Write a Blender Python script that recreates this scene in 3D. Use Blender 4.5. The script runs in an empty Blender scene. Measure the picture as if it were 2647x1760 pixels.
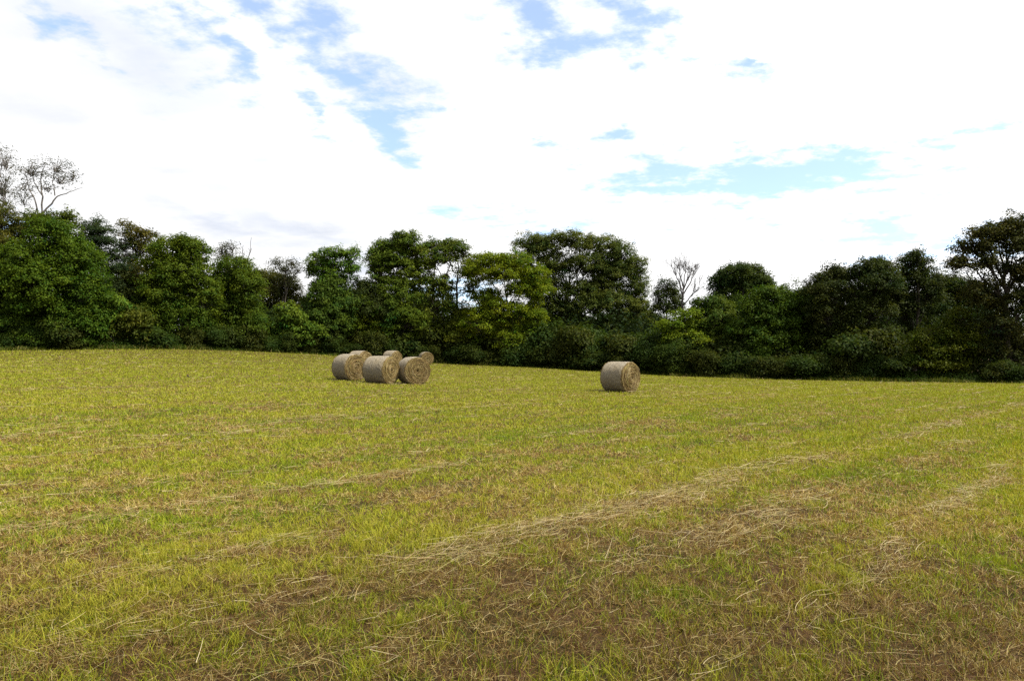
import bpy, math, random
import numpy as np
from mathutils import Vector

# ------------------------------------------------------------------ basics
scene = bpy.context.scene
COL = scene.collection
F, CX, HY, EYE = 1765.0, 1323.5, 918.0, 1.7      # focal length in photo pixels, centre column, horizon row, eye height
rng = np.random.default_rng(7)
random.seed(7)


def tag(o, label=None, cat=None, group=None, kind=None):
    if label: o['label'] = label
    if cat: o['category'] = cat
    if group: o['group'] = group
    if kind: o['kind'] = kind
    return o


def empty(name, loc):
    o = bpy.data.objects.new(name, None)
    o.location = loc
    o.empty_display_size = 0.3
    COL.objects.link(o)
    return o


def mesh_obj(name, V, Q, mat, parent=None, col=None, smooth=False, loc=None):
    """One mesh object out of quads: V (n,3), Q (m,4); col = per-vertex linear colour."""
    V = np.ascontiguousarray(V, dtype=np.float32)
    Q = np.ascontiguousarray(Q, dtype=np.int32)
    me = bpy.data.meshes.new(name)
    me.vertices.add(len(V)); me.vertices.foreach_set('co', V.ravel())
    me.loops.add(Q.size); me.loops.foreach_set('vertex_index', Q.ravel())
    me.polygons.add(len(Q))
    me.polygons.foreach_set('loop_start', np.arange(0, Q.size, 4, dtype=np.int32))
    if smooth: me.polygons.foreach_set('use_smooth', np.ones(len(Q), dtype=bool))
    if col is not None:
        a = me.attributes.new('col', 'FLOAT_COLOR', 'POINT')
        c = np.ones((len(V), 4), dtype=np.float32); c[:, :3] = np.clip(col, 0.002, 0.9)
        a.data.foreach_set('color', c.ravel())
    me.update(calc_edges=True)
    me.materials.append(mat)
    o = bpy.data.objects.new(name, me)
    COL.objects.link(o)
    if parent is not None: o.parent = parent
    if loc is not None: o.location = loc
    return o


# ------------------------------------------------------------------ numpy noise
_T = rng.random((8, 256, 256))


def vnoise(x, y, k=0):
    x = np.asarray(x, float); y = np.asarray(y, float)
    xi = np.floor(x).astype(int); yi = np.floor(y).astype(int)
    fx = x - xi; fy = y - yi
    fx = fx * fx * (3 - 2 * fx); fy = fy * fy * (3 - 2 * fy)
    t = _T[k % 8]
    a = t[xi & 255, yi & 255]; b = t[(xi + 1) & 255, yi & 255]
    c = t[xi & 255, (yi + 1) & 255]; d = t[(xi + 1) & 255, (yi + 1) & 255]
    return (a * (1 - fx) + b * fx) * (1 - fy) + (c * (1 - fx) + d * fx) * fy


def fbm(x, y, k=0, oct=4):
    s = 0; a = .5; n = 0
    for i in range(oct):
        s = s + a * vnoise(np.asarray(x) * 2 ** i + 17.3 * i, np.asarray(y) * 2 ** i + 9.1 * i, k + i)
        n += a; a *= .55
    return s / n


def sstep(a, b, x):
    t = np.clip((x - a) / (b - a), 0, 1)
    return t * t * (3 - 2 * t)


# ------------------------------------------------------------------ lie of the land
_px = np.array([-1400, -700, 0, 300, 500, 700, 860, 1000, 1150, 1400, 1700, 1950, 2200, 2647, 3300, 4200], float)
_row = np.array([925, 915, 906, 902, 903, 910, 918, 931, 941, 951, 971, 980, 986, 992, 998, 1000], float)
_dist = np.array([40, 52, 62, 66, 70, 76, 80, 83, 84, 80, 72, 67, 63, 58, 50, 40], float)
_g = np.linspace(-1400, 4200, 1401)


def _smooth(v, w=35):
    k = np.hanning(2 * w + 1); k /= k.sum()
    return np.convolve(np.pad(v, w, mode='edge'), k, mode='valid')


_rowg = _smooth(np.interp(_g, _px, _row)); _distg = _smooth(np.interp(_g, _px, _dist))


def edge_dist(px): return np.interp(px, _g, _distg)


def ground_z(x, y):
    x = np.asarray(x, float); y = np.asarray(y, float)
    yy = np.maximum(y, 0.5)
    px = CX + F * np.clip(x / yy, -1.5, 1.6)
    D = np.interp(px, _g, _distg); row = np.interp(px, _g, _rowg)
    ze = EYE + (HY - row) * D / F
    u = np.clip(np.where(y > 0.5, y, 0) / D, 0, 1.0)
    return ze * u ** 2


def at(px, D):
    return (px - CX) / F * D


def zrow(py, D):
    return EYE + (HY - py) * D / F


# ------------------------------------------------------------------ materials
def new_mat(name):
    m = bpy.data.materials.new(name); m.use_nodes = True
    nt = m.node_tree
    for n in list(nt.nodes): nt.nodes.remove(n)
    out = nt.nodes.new('ShaderNodeOutputMaterial')
    return m, nt, out


def N(nt, t, **kw):
    n = nt.nodes.new(t)
    for k, v in kw.items(): setattr(n, k, v)
    return n


def mat_attr(name, rough, spec, transl=0.0, tcol=(1.25, 1.2, 0.6)):
    m, nt, out = new_mat(name)
    a = N(nt, 'ShaderNodeAttribute', attribute_name='col')
    p = N(nt, 'ShaderNodeBsdfPrincipled')
    p.inputs['Roughness'].default_value = rough
    p.inputs['Specular IOR Level'].default_value = spec
    nt.links.new(a.outputs['Color'], p.inputs['Base Color'])
    if transl > 0:
        t = N(nt, 'ShaderNodeBsdfTranslucent')
        mx = N(nt, 'ShaderNodeMix', data_type='RGBA', blend_type='MULTIPLY'); mx.inputs['Factor'].default_value = 1
        nt.links.new(a.outputs['Color'], mx.inputs['A']); mx.inputs['B'].default_value = (*tcol, 1)
        nt.links.new(mx.outputs['Result'], t.inputs['Color'])
        ms = N(nt, 'ShaderNodeMixShader'); ms.inputs[0].default_value = transl
        nt.links.new(p.outputs[0], ms.inputs[1]); nt.links.new(t.outputs[0], ms.inputs[2])
        nt.links.new(ms.outputs[0], out.inputs[0])
    else:
        nt.links.new(p.outputs[0], out.inputs[0])
    return m


def mat_noise(name, c1, c2, scale, rough=.9, stretch=(1, 1, 1), bump=0.0, detail=6):
    m, nt, out = new_mat(name)
    tc = N(nt, 'ShaderNodeTexCoord'); mp = N(nt, 'ShaderNodeMapping'); mp.inputs['Scale'].default_value = stretch
    nz = N(nt, 'ShaderNodeTexNoise'); nz.inputs['Scale'].default_value = scale; nz.inputs['Detail'].default_value = detail
    nz.inputs['Roughness'].default_value = .65
    cr = N(nt, 'ShaderNodeValToRGB')
    cr.color_ramp.elements[0].position = .3; cr.color_ramp.elements[1].position = .7
    cr.color_ramp.elements[0].color = (*c1, 1); cr.color_ramp.elements[1].color = (*c2, 1)
    p = N(nt, 'ShaderNodeBsdfPrincipled'); p.inputs['Roughness'].default_value = rough
    p.inputs['Specular IOR Level'].default_value = .2
    nt.links.new(tc.outputs['Object'], mp.inputs[0]); nt.links.new(mp.outputs[0], nz.inputs['Vector'])
    nt.links.new(nz.outputs['Fac'], cr.inputs[0]); nt.links.new(cr.outputs[0], p.inputs['Base Color'])
    if bump:
        b = N(nt, 'ShaderNodeBump'); b.inputs['Strength'].default_value = bump; b.inputs['Distance'].default_value = .02
        nt.links.new(nz.outputs['Fac'], b.inputs['Height']); nt.links.new(b.outputs[0], p.inputs['Normal'])
    nt.links.new(p.outputs[0], out.inputs[0])
    return m


M_LEAF = mat_attr('foliage', .6, .08, .34)
M_GRASS = mat_attr('grass_blades', .6, .10, .28, (1.2, 1.15, .5))
M_HAY = mat_attr('dry_hay', .65, .15, .1, (1.1, 1.0, .8))
M_BARK = mat_noise('bark', (.035, .028, .02), (.10, .085, .065), 6, .95, (1, 1, .25), .6)
M_BARK_PALE = mat_noise('pale_bark', (.10, .088, .075), (.24, .215, .185), 5, .9, (1, 1, .3), .4)
M_BARK_GREY = mat_noise('dead_wood', (.055, .046, .038), (.13, .115, .10), 6, .95, (1, 1, .25), .4)
M_HILL = mat_noise('wooded_hill', (.018, .035, .02), (.035, .06, .03), .02)
M_FEATHER = mat_noise('feathers', (.035, .025, .018), (.09, .065, .045), 40)

# ground: trampled thatch and red-brown soil
mg, nt, out = new_mat('thatch_and_soil')
tc = N(nt, 'ShaderNodeTexCoord')
n1 = N(nt, 'ShaderNodeTexNoise'); n1.inputs['Scale'].default_value = 28; n1.inputs['Detail'].default_value = 8; n1.inputs['Roughness'].default_value = .7
n2 = N(nt, 'ShaderNodeTexNoise'); n2.inputs['Scale'].default_value = 1.3; n2.inputs['Detail'].default_value = 5
c1 = N(nt, 'ShaderNodeValToRGB'); c2 = N(nt, 'ShaderNodeValToRGB')
e = c1.color_ramp.elements
e[0].position = .34; e[0].color = (.012, .007, .004, 1); e[1].position = .78; e[1].color = (.10, .052, .024, 1)
e = c2.color_ramp.elements
e[0].position = .35; e[0].color = (.045, .05, .010, 1); e[1].position = .65; e[1].color = (.10, .055, .025, 1)
mx = N(nt, 'ShaderNodeMix', data_type='RGBA'); mx.inputs['Factor'].default_value = .5
p = N(nt, 'ShaderNodeBsdfPrincipled'); p.inputs['Roughness'].default_value = .95; p.inputs['Specular IOR Level'].default_value = .1
b = N(nt, 'ShaderNodeBump'); b.inputs['Strength'].default_value = .8; b.inputs['Distance'].default_value = .03
L = nt.links.new
L(tc.outputs['Object'], n1.inputs['Vector']); L(tc.outputs['Object'], n2.inputs['Vector'])
L(n1.outputs['Fac'], c1.inputs[0]); L(n2.outputs['Fac'], c2.inputs[0])
L(c1.outputs[0], mx.inputs['A']); L(c2.outputs[0], mx.inputs['B']); L(mx.outputs['Result'], p.inputs['Base Color'])
L(n1.outputs['Fac'], b.inputs['Height']); L(b.outputs[0], p.inputs['Normal']); L(p.outputs[0], out.inputs[0])
M_GROUND = mg

# ------------------------------------------------------------------ ground sheet
tx = np.concatenate([-np.geomspace(3500, 90, 16), np.linspace(-85, 85, 171), np.geomspace(90, 3500, 16)])
ty = np.concatenate([-np.geomspace(600, 10, 10), np.linspace(-8, 130, 139), np.geomspace(136, 3500, 18)])
GX, GY = np.meshgrid(tx, ty)
GZ = ground_z(GX, GY) + .03 * (fbm(GX * .6, GY * .6, 2) - .5)
V = np.stack([GX, GY, GZ], -1).reshape(-1, 3)
nx, ny = len(tx), len(ty)
i = (np.arange(ny - 1)[:, None] * nx + np.arange(nx - 1)[None, :]).ravel()
g = mesh_obj('ground', V, np.stack([i, i + 1, i + nx + 1, i + nx], 1), M_GROUND, smooth=True)
tag(g, 'gently sloping mown hay field reaching the wood', None, None, 'structure')

# far wooded ridge
hx = np.linspace(-3200, 3200, 161)
rows = []
for k in range(9):
    f = k / 8
    h = (30 + 110 * fbm(hx * .0012, hx * 0 + 3.3, 1)) * math.sin(f * math.pi * .5) ** 1.2
    rows.append(np.stack([hx, 2300 + 700 * f + 0 * hx, -2 + h], 1))
V = np.concatenate(rows); nx = len(hx)
i = (np.arange(8)[:, None] * nx + np.arange(nx - 1)[None, :]).ravel()
h = mesh_obj('hills', V, np.stack([i, i + 1, i + nx + 1, i + nx], 1), M_HILL, smooth=True)
tag(h, 'far wooded ridge glimpsed between the trunks', None, None, 'structure')

# ------------------------------------------------------------------ field pattern
LINES = [3.25, 4.5, 5.7, 6.6, 7.9, 9.3, 10.4, 11.6, 12.8, 13.9, 15.1, 16.0]
while LINES[-1] < 125: LINES.append(LINES[-1] + 1.35 + .5 * random.uniform(-1, 1))
s0 = 1.9
while s0 > -60: LINES.append(s0); s0 -= 1.6 + .5 * random.uniform(-1, 1)
LINES = np.array(sorted(LINES))
LSTR = rng.uniform(.35, 1.05, len(LINES))
for v_, a_ in ((3.25, .5), (4.5, .66), (6.6, .55), (9.3, .9), (11.6, .5), (13.9, 1.1), (16.0, 1.1)):
    LSTR[np.argmin(abs(LINES - v_))] = a_


def field(x, y):
    """hay cover of the swath lines, greenness, bareness at ground points"""
    s = (y - x) * .7071 + 1.1 * (fbm(x * .12 + 5, y * .12, 3) - .5)
    l = (x + y) * .7071
    k = np.clip(np.searchsorted(LINES, s), 1, len(LINES) - 1)
    hay = 0
    for kk in (k - 1, k):
        d = s - LINES[kk]
        wob = .35 * (vnoise(l * .9, LINES[kk] * 3.7, 4) - .5)
        patch = sstep(.40, .68, fbm(l * .33 + LINES[kk] * 7, LINES[kk] * 1.3, 5, 3))
        hay = hay + LSTR[kk] * (np.where((LINES[kk] > 2.9) & (LINES[kk] < 4.8), .48, .26) + patch) * np.exp(-((d - wob) / np.where((LINES[kk] > 2.5) & (LINES[kk] < 5.2), .36, .15)) ** 2)
    band = .5 * fbm(s * .55, l * .05, 6, 3) + .5 * fbm(s * 1.9, l * .09, 2, 3)
    n = .34 * fbm(x * 1.1, y * 1.1, 1, 4) + .36 * fbm(x * 3.1 + 7, y * 3.1, 3, 3) + .30 * fbm(x * 7.3, y * 7.3 + 3, 5, 2)
    n2_ = fbm(x * .35 + 40, y * .35, 2, 3)
    r = np.hypot(x, y)
    near = sstep(12, 3.2, r) * (.38 + .62 * sstep(-2.5, 2.5, x + .15 * (y - 5)))
    green = np.clip(.50 + (1.0 + .7 * near) * (band - .5) + 3.9 * (n - .5) + .6 * (n2_ - .5) - .60 * near + .18 + .22 * sstep(6, 18, r), 0, 1)
    bare = np.clip(.55 * near + 1.5 * (fbm(x * 1.9 + 11, y * 1.9, 4, 3) - .5) + .5 * (.5 - band), 0, 1)
    return hay, green, bare, band


def sample(n, ymin, ymax, yflat, ex, tmax=.98):
    """points in the wedge in front of the camera, density falling off with distance"""
    yg = np.linspace(ymin, ymax, 4000)
    pdf = yg * np.minimum(1, (yflat / yg) ** ex)
    c = np.cumsum(pdf); c /= c[-1]
    y = np.interp(rng.random(n), c, yg)
    x = y * rng.uniform(-tmax, tmax, n)
    return x, y


def in_field(x, y, margin=0.0):
    return y < edge_dist(CX + F * x / y) + margin + .8 * (vnoise(x * .7, y * .7, 3) - .5)


def strips(p0, dirs, ups, length, width, curl, seg, wtip=.2):
    """ribbons: p0 (n,3) root, dirs (n,3) first heading, ups = bend direction; returns V, Q"""
    n = len(p0)
    side = np.cross(dirs, rng.normal(size=(n, 3))); side /= np.linalg.norm(side, axis=1)[:, None] + 1e-9
    flat = np.stack([-dirs[:, 1], dirs[:, 0], 0 * dirs[:, 0]], 1); flat /= np.linalg.norm(flat, axis=1)[:, None] + 1e-9
    side = .75 * flat + .5 * side; side /= np.linalg.norm(side, axis=1)[:, None]
    t = np.linspace(0, 1, seg + 1)
    P = p0[:, None, :] + length[:, None, None] * (dirs[:, None, :] * t[None, :, None] + ups[:, None, :] * (curl[:, None] * t[None, :] ** 2)[:, :, None])
    w = width[:, None] * (1 - (1 - wtip) * t[None, :] ** 1.5)
    A = P - side[:, None, :] * w[:, :, None] * .5; B = P + side[:, None, :] * w[:, :, None] * .5
    V = np.stack([A, B], 2).reshape(n, -1, 3)
    b = np.arange(n)[:, None] * (2 * (seg + 1)) + 2 * np.arange(seg)[None, :]
    Q = np.stack([b, b + 1, b + 3, b + 2], -1).reshape(-1, 4)
    return V.reshape(-1, 3), Q


C_GREEN = np.array([[.180, .245, .016], [.245, .298, .018], [.315, .334, .022], [.365, .345, .036], [.088, .152, .012]])
C_DRY = np.array([[.46, .34, .11], [.55, .44, .19], [.32, .20, .055], [.18, .090, .032], [.12, .055, .020], [.34, .23, .06]])


def grass(n):
    x, y = sample(n, 2.0, 95, 5.0, 1.9)
    # and the ground to either side and nearer than the frame reaches
    m2 = int(n * .36)
    y2 = 1.0 + 24 * rng.random(m2) ** 1.5
    lo = np.where(y2 < 2.0, 0, .98 * y2); hi = .80 * y2 + 7.5
    x2 = (lo + (np.maximum(hi, lo + .3) - lo) * rng.random(m2)) * np.where(rng.random(m2) < .5, -1, 1)
    x = np.concatenate([x, x2]); y = np.concatenate([y, y2]); n = len(x)
    # gather part of the blades into tufts
    q = .13
    m = rng.random(n) < .6
    gx = np.floor(x / q); gy = np.floor(y / q)
    hx_ = vnoise(gx * 7.13, gy * 3.71, 0); hy_ = vnoise(gx * 2.17, gy * 8.3, 1)
    txx = (gx + hx_) * q; tyy = (gy + hy_) * q
    near = (y < 14)
    mm = m & near
    spread = .016 + .03 * rng.random(n)
    x = np.where(mm, txx + rng.normal(0, 1, n) * spread, x)
    y = np.where(mm, tyy + rng.normal(0, 1, n) * spread, y)
    y = np.maximum(y, .8)
    keep = in_field(x, y, .5)
    hay, green, bare, band = field(x, y)
    tuftn = vnoise(np.floor(x / q) * 5.3, np.floor(y / q) * 4.9, 2)
    green = np.clip(green + .55 * (tuftn - .5), 0, 1)
    keep &= rng.random(n) > bare * np.where(m, .85, .62)
    x, y, hay, green, bare, tuftn, m, band = (a[keep] for a in (x, y, hay, green, bare, tuftn, m, band))
    n = len(x)
    isg = rng.random(n) < np.clip(.08 + .92 * green - .35 * np.clip(hay, 0, 1), .04, .97)
    z = ground_z(x, y)
    r = np.hypot(x, y)
    near_ = sstep(9, 3.2, r) * np.where(isg, .45, 1.0)     # foreground darkening painted into blade colour: deep shade, with some dark thatch
    lod = np.maximum(1, (r / 5) ** .84)
    ang = rng.uniform(0, 2 * np.pi, n)
    ang = np.where(rng.random(n) < .35, .78 + rng.normal(0, .6, n) + np.pi * (rng.random(n) < .5), ang)
    tilt = np.where(isg, np.abs(rng.normal(.45, .28, n)), np.abs(rng.normal(1.12, .3, n)))
    tilt = np.clip(tilt, .03, 1.5)
    d = np.stack([np.cos(ang) * np.sin(tilt), np.sin(ang) * np.sin(tilt), np.cos(tilt)], 1)
    tall = .5 * fbm(x * .8, y * .8, 5, 3) + .5 * fbm((y - x) * 1.3, (x + y) * .07, 4, 3)
    length = np.where(isg, rng.uniform(.035, .10, n) * (.35 + 1.1 * tall) * (.65 + .8 * tuftn), rng.uniform(.02, .10, n))
    length *= 1 + .15 * sstep(14, 45, r)
    width = np.where(isg, rng.uniform(.0026, .0058, n), rng.uniform(.0018, .0042, n)) * lod
    curl = np.where(isg, rng.uniform(-.1, .55, n), rng.normal(0, .35, n))
    ups = np.stack([np.cos(ang + rng.normal(0, .8, n)), np.sin(ang), -.55 * np.ones(n)], 1)
    p0 = np.stack([x, y, z + np.where(isg, -.004, rng.uniform(0, .03, n))], 1)
    # colours of the plants themselves, foreground shade multiplied in last
    gi = rng.random(n) * .55 + .45 * tuftn + .25 * (fbm(x * .5, y * .5, 7, 3) - .5) + .14 * sstep(6, 30, r) + 1.9 * (band - .5)
    ci = np.clip((gi * 4).astype(int), 0, 3)
    c = C_GREEN[ci].copy()
    dk = (rng.random(n) < .10); c[dk] = C_GREEN[4]
    pb = np.stack([.20 + 0 * x, .22 + 0 * x, .10 + .12 * bare, .14 + .3 * bare, .08 + .28 * bare, .16 + 0 * x], 1)
    pb = np.cumsum(pb, 1); pb /= pb[:, -1:]
    di = (rng.random(n)[:, None] > pb).sum(1)
    c = np.where(isg[:, None], c, C_DRY[np.clip(di, 0, 5)])
    c = c * rng.uniform(.75, 1.25, n)[:, None]
    # far off one leaf in the picture stands for many plants: colours draw together
    w_ = (.62 * sstep(10, 45, r))[:, None]
    loc_ = np.where(isg[:, None], C_GREEN[1] * .5 + C_GREEN[2] * .5, np.array([.34, .26, .075]))
    loc_ = loc_ * (.72 + .56 * fbm((y - x) * 1.5, (x + y) * .08, 1, 3))[:, None]
    c = c * (1 - w_) + loc_ * w_
    c = c * (1 - .36 * near_)[:, None] * np.where((near_ > .3)[:, None] & (rng.random(n) < .3)[:, None], np.array([.62, .55, .5]), 1.0)
    VV, QQ, CC = [], [], []
    off = 0
    for a_, b_, seg in ((0, 7.5, 3), (7.5, 16, 2), (16, 1e9, 1)):
        k = (r >= a_) & (r < b_)
        v, qd = strips(p0[k], d[k], ups[k], length[k], width[k], curl[k], seg, .25 if seg > 1 else .45)
        VV.append(v); QQ.append(qd + off); off += len(v)
        CC.append(np.repeat(c[k], 2 * (seg + 1), axis=0))
    return np.concatenate(VV), np.concatenate(QQ), np.concatenate(CC)


v, q, c = grass(1_600_000)
o = mesh_obj('grass', v, q, M_GRASS, col=c)
tag(o, 'short mown grass, yellow-green mixed with brown stubble', 'grass', None, 'stuff')


BALES = [(1603, 32.4), (903, 37.3), (985, 35.6), (1068, 36.2), (930, 53.5), (1014, 67.5), (1101, 75.0)]


def hay(n, n_stray):
    x, y = sample(n * 7, 2.0, 85, 6.0, 1.45)
    hv, gr, ba, bd = field(x, y)
    k = (rng.random(len(x)) < .75 * np.clip(hv * .9, 0, 1) ** 1.5) & in_field(x, y, -.5)
    x, y, hv = x[k][:n], y[k][:n], hv[k][:n]
    xs, ys = sample(n_stray, 2.0, 60, 6.0, 1.9)
    k = in_field(xs, ys, -.5)
    xs, ys = xs[k], ys[k]
    for bp, bd_ in BALES:                                   # hay shed round the foot of each bale
        k_ = 260
        a_ = rng.uniform(0, 6.28, k_); d_ = rng.uniform(.35, 1.0, k_) ** .8 * 1.25
        xs = np.concatenate([xs, at(bp, bd_) + np.cos(a_) * d_]); ys = np.concatenate([ys, bd_ + np.sin(a_) * d_])
    hv = np.concatenate([hv, np.zeros(len(xs))]); x = np.concatenate([x, xs]); y = np.concatenate([y, ys])
    n = len(x); r = np.hypot(x, y); lod = np.maximum(1, (r / 6) ** .9)
    ang = .80 + rng.normal(0, .38, n) + np.pi * (rng.random(n) < .5)
    wild = rng.random(n) < np.where(hv > 0, .36, .7)
    ang = np.where(wild, rng.uniform(0, 6.28, n), ang)
    tilt = rng.normal(0, .10, n)
    d = np.stack([np.cos(ang) * np.cos(tilt), np.sin(ang) * np.cos(tilt), np.sin(tilt)], 1)
    length = rng.gamma(3.0, .052, n) + .05
    length = np.where(hv > 0, length, length * .8)
    curl = rng.normal(0, .38, n)
    ups = np.stack([-np.sin(ang), np.cos(ang), rng.normal(0, .18, n)], 1)
    width = rng.uniform(.0014, .0032, n) * lod
    thick = rng.random(n) < .02
    width = np.where(thick, width * 2.0, width)
    zz = ground_z(x, y) + np.where(hv > 0, rng.uniform(.015, .07, n) + .05 * np.clip(hv, 0, 1) * rng.random(n), rng.uniform(.01, .055, n))
    v, q = strips(np.stack([x, y, zz], 1), d, ups, length, width, curl, 4, .5)
    pal = np.array([[.42, .33, .16], [.52, .43, .25], [.33, .24, .10], [.25, .16, .06], [.36, .32, .11], [.22, .22, .06]])
    c = pal[rng.choice(6, n, p=[.26, .18, .2, .14, .14, .08])] * rng.uniform(.65, 1.12, n)[:, None]
    return v, q, np.repeat(c, 10, axis=0)


v, q, c = hay(95_000, 12_000)
o = mesh_obj('loose_hay', v, q, M_HAY, col=c)
tag(o, 'thin pale lines of leftover hay lying across the mown field', 'hay', None, 'stuff')


# ------------------------------------------------------------------ tubes
class Tubes:
    def __init__(s): s.V, s.Q, s.n = [], [], 0

    def add(s, P, R, k=6):
        P = np.asarray(P, float); R = np.asarray(R, float)
        T = np.gradient(P, axis=0); T /= np.linalg.norm(T, axis=1)[:, None] + 1e-9
        ref = np.array([.31, .95, .05]) if abs(T[0] @ np.array([.31, .95, .05])) < .9 else np.array([1., 0, 0])
        A = np.cross(T, ref); A /= np.linalg.norm(A, axis=1)[:, None] + 1e-9
        B = np.cross(T, A)
        th = np.arange(k) * 2 * np.pi / k
        ring = P[:, None, :] + R[:, None, None] * (A[:, None, :] * np.cos(th)[None, :, None] + B[:, None, :] * np.sin(th)[None, :, None])
        m = len(P)
        i = (np.arange(m - 1)[:, None] * k + np.arange(k)[None, :]).ravel()
        j = (np.arange(m - 1)[:, None] * k + (np.arange(k) + 1)[None, :] % k).ravel()
        s.V.append(ring.reshape(-1, 3)); s.Q.append(np.stack([i, j, j + k, i + k], 1) + s.n); s.n += m * k

    def build(s, name, mat, parent, loc0):
        return mesh_obj(name, np.concatenate(s.V) - np.asarray(loc0), np.concatenate(s.Q), mat, parent, smooth=True)


def curve_pts(a, b, sag, n, jit):
    a = np.asarray(a, float); b = np.asarray(b, float)
    t = np.linspace(0, 1, n)[:, None]
    P = a + (b - a) * t
    P[:, 2] += sag * np.sin(t[:, 0] * np.pi)
    J = rng.normal(0, jit, (n, 3)); J[0] = 0; J[-1] = 0
    return P + J


# ------------------------------------------------------------------ leaves
def leaf_quads(P, Nrm, size, aspect, fold=.18, heading=None):
    n = len(P)
    Nrm = Nrm / (np.linalg.norm(Nrm, axis=1)[:, None] + 1e-9)
    if heading is None: heading = rng.normal(size=(n, 3))
    a = heading - Nrm * np.sum(heading * Nrm, 1)[:, None]
    a /= np.linalg.norm(a, axis=1)[:, None] + 1e-9
    b = np.cross(Nrm, a)
    Ln = size[:, None]; W = Ln * aspect
    mid = P + a * Ln * .05
    f = Nrm * Ln * fold
    V = np.stack([P - a * Ln * .5, mid + b * W * .5 + f, P + a * Ln * .5 - f * .4, mid - b * W * .5 + f], 1)
    return V.reshape(-1, 3), np.arange(4 * n).reshape(n, 4)


STY = {
    # clump radius, clump flatness, leaves per clump, leaf length, aspect, clumps per m2 of shell, colour
    'dense':  dict(rc=.62, fl=.62, n=62, ls=.24, asp=.62, dens=1.15, c=(.066, .112, .008)),
    'dense2': dict(rc=.60, fl=.62, n=58, ls=.24, asp=.60, dens=1.10, c=(.076, .116, .009)),
    'bright': dict(rc=.58, fl=.55, n=50, ls=.24, asp=.55, dens=.95, c=(.150, .195, .009)),
    'frond':  dict(rc=.62, fl=.50, n=44, ls=.42, asp=.34, dens=.75, c=(.074, .116, .011)),
    'sumac':  dict(rc=.62, fl=.40, n=42, ls=.48, asp=.32, dens=.95, c=(.105, .165, .016)),
    'olive':  dict(rc=.60, fl=.55, n=44, ls=.25, asp=.5, dens=.80, c=(.078, .086, .015)),
    'oak':    dict(rc=.58, fl=.60, n=50, ls=.24, asp=.55, dens=.82, c=(.086, .098, .020)),
    'sparse': dict(rc=.62, fl=.55, n=13, ls=.23, asp=.5, dens=.55, c=(.045, .050, .018)),
    'cedar':  dict(rc=.75, fl=.26, n=60, ls=.30, asp=.30, dens=.85, c=(.030, .050, .014)),
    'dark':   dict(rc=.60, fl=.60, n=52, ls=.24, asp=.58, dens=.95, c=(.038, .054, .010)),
    'shrub':  dict(rc=.48, fl=.60, n=56, ls=.20, asp=.55, dens=1.5, c=(.050, .078, .010)),
}


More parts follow.
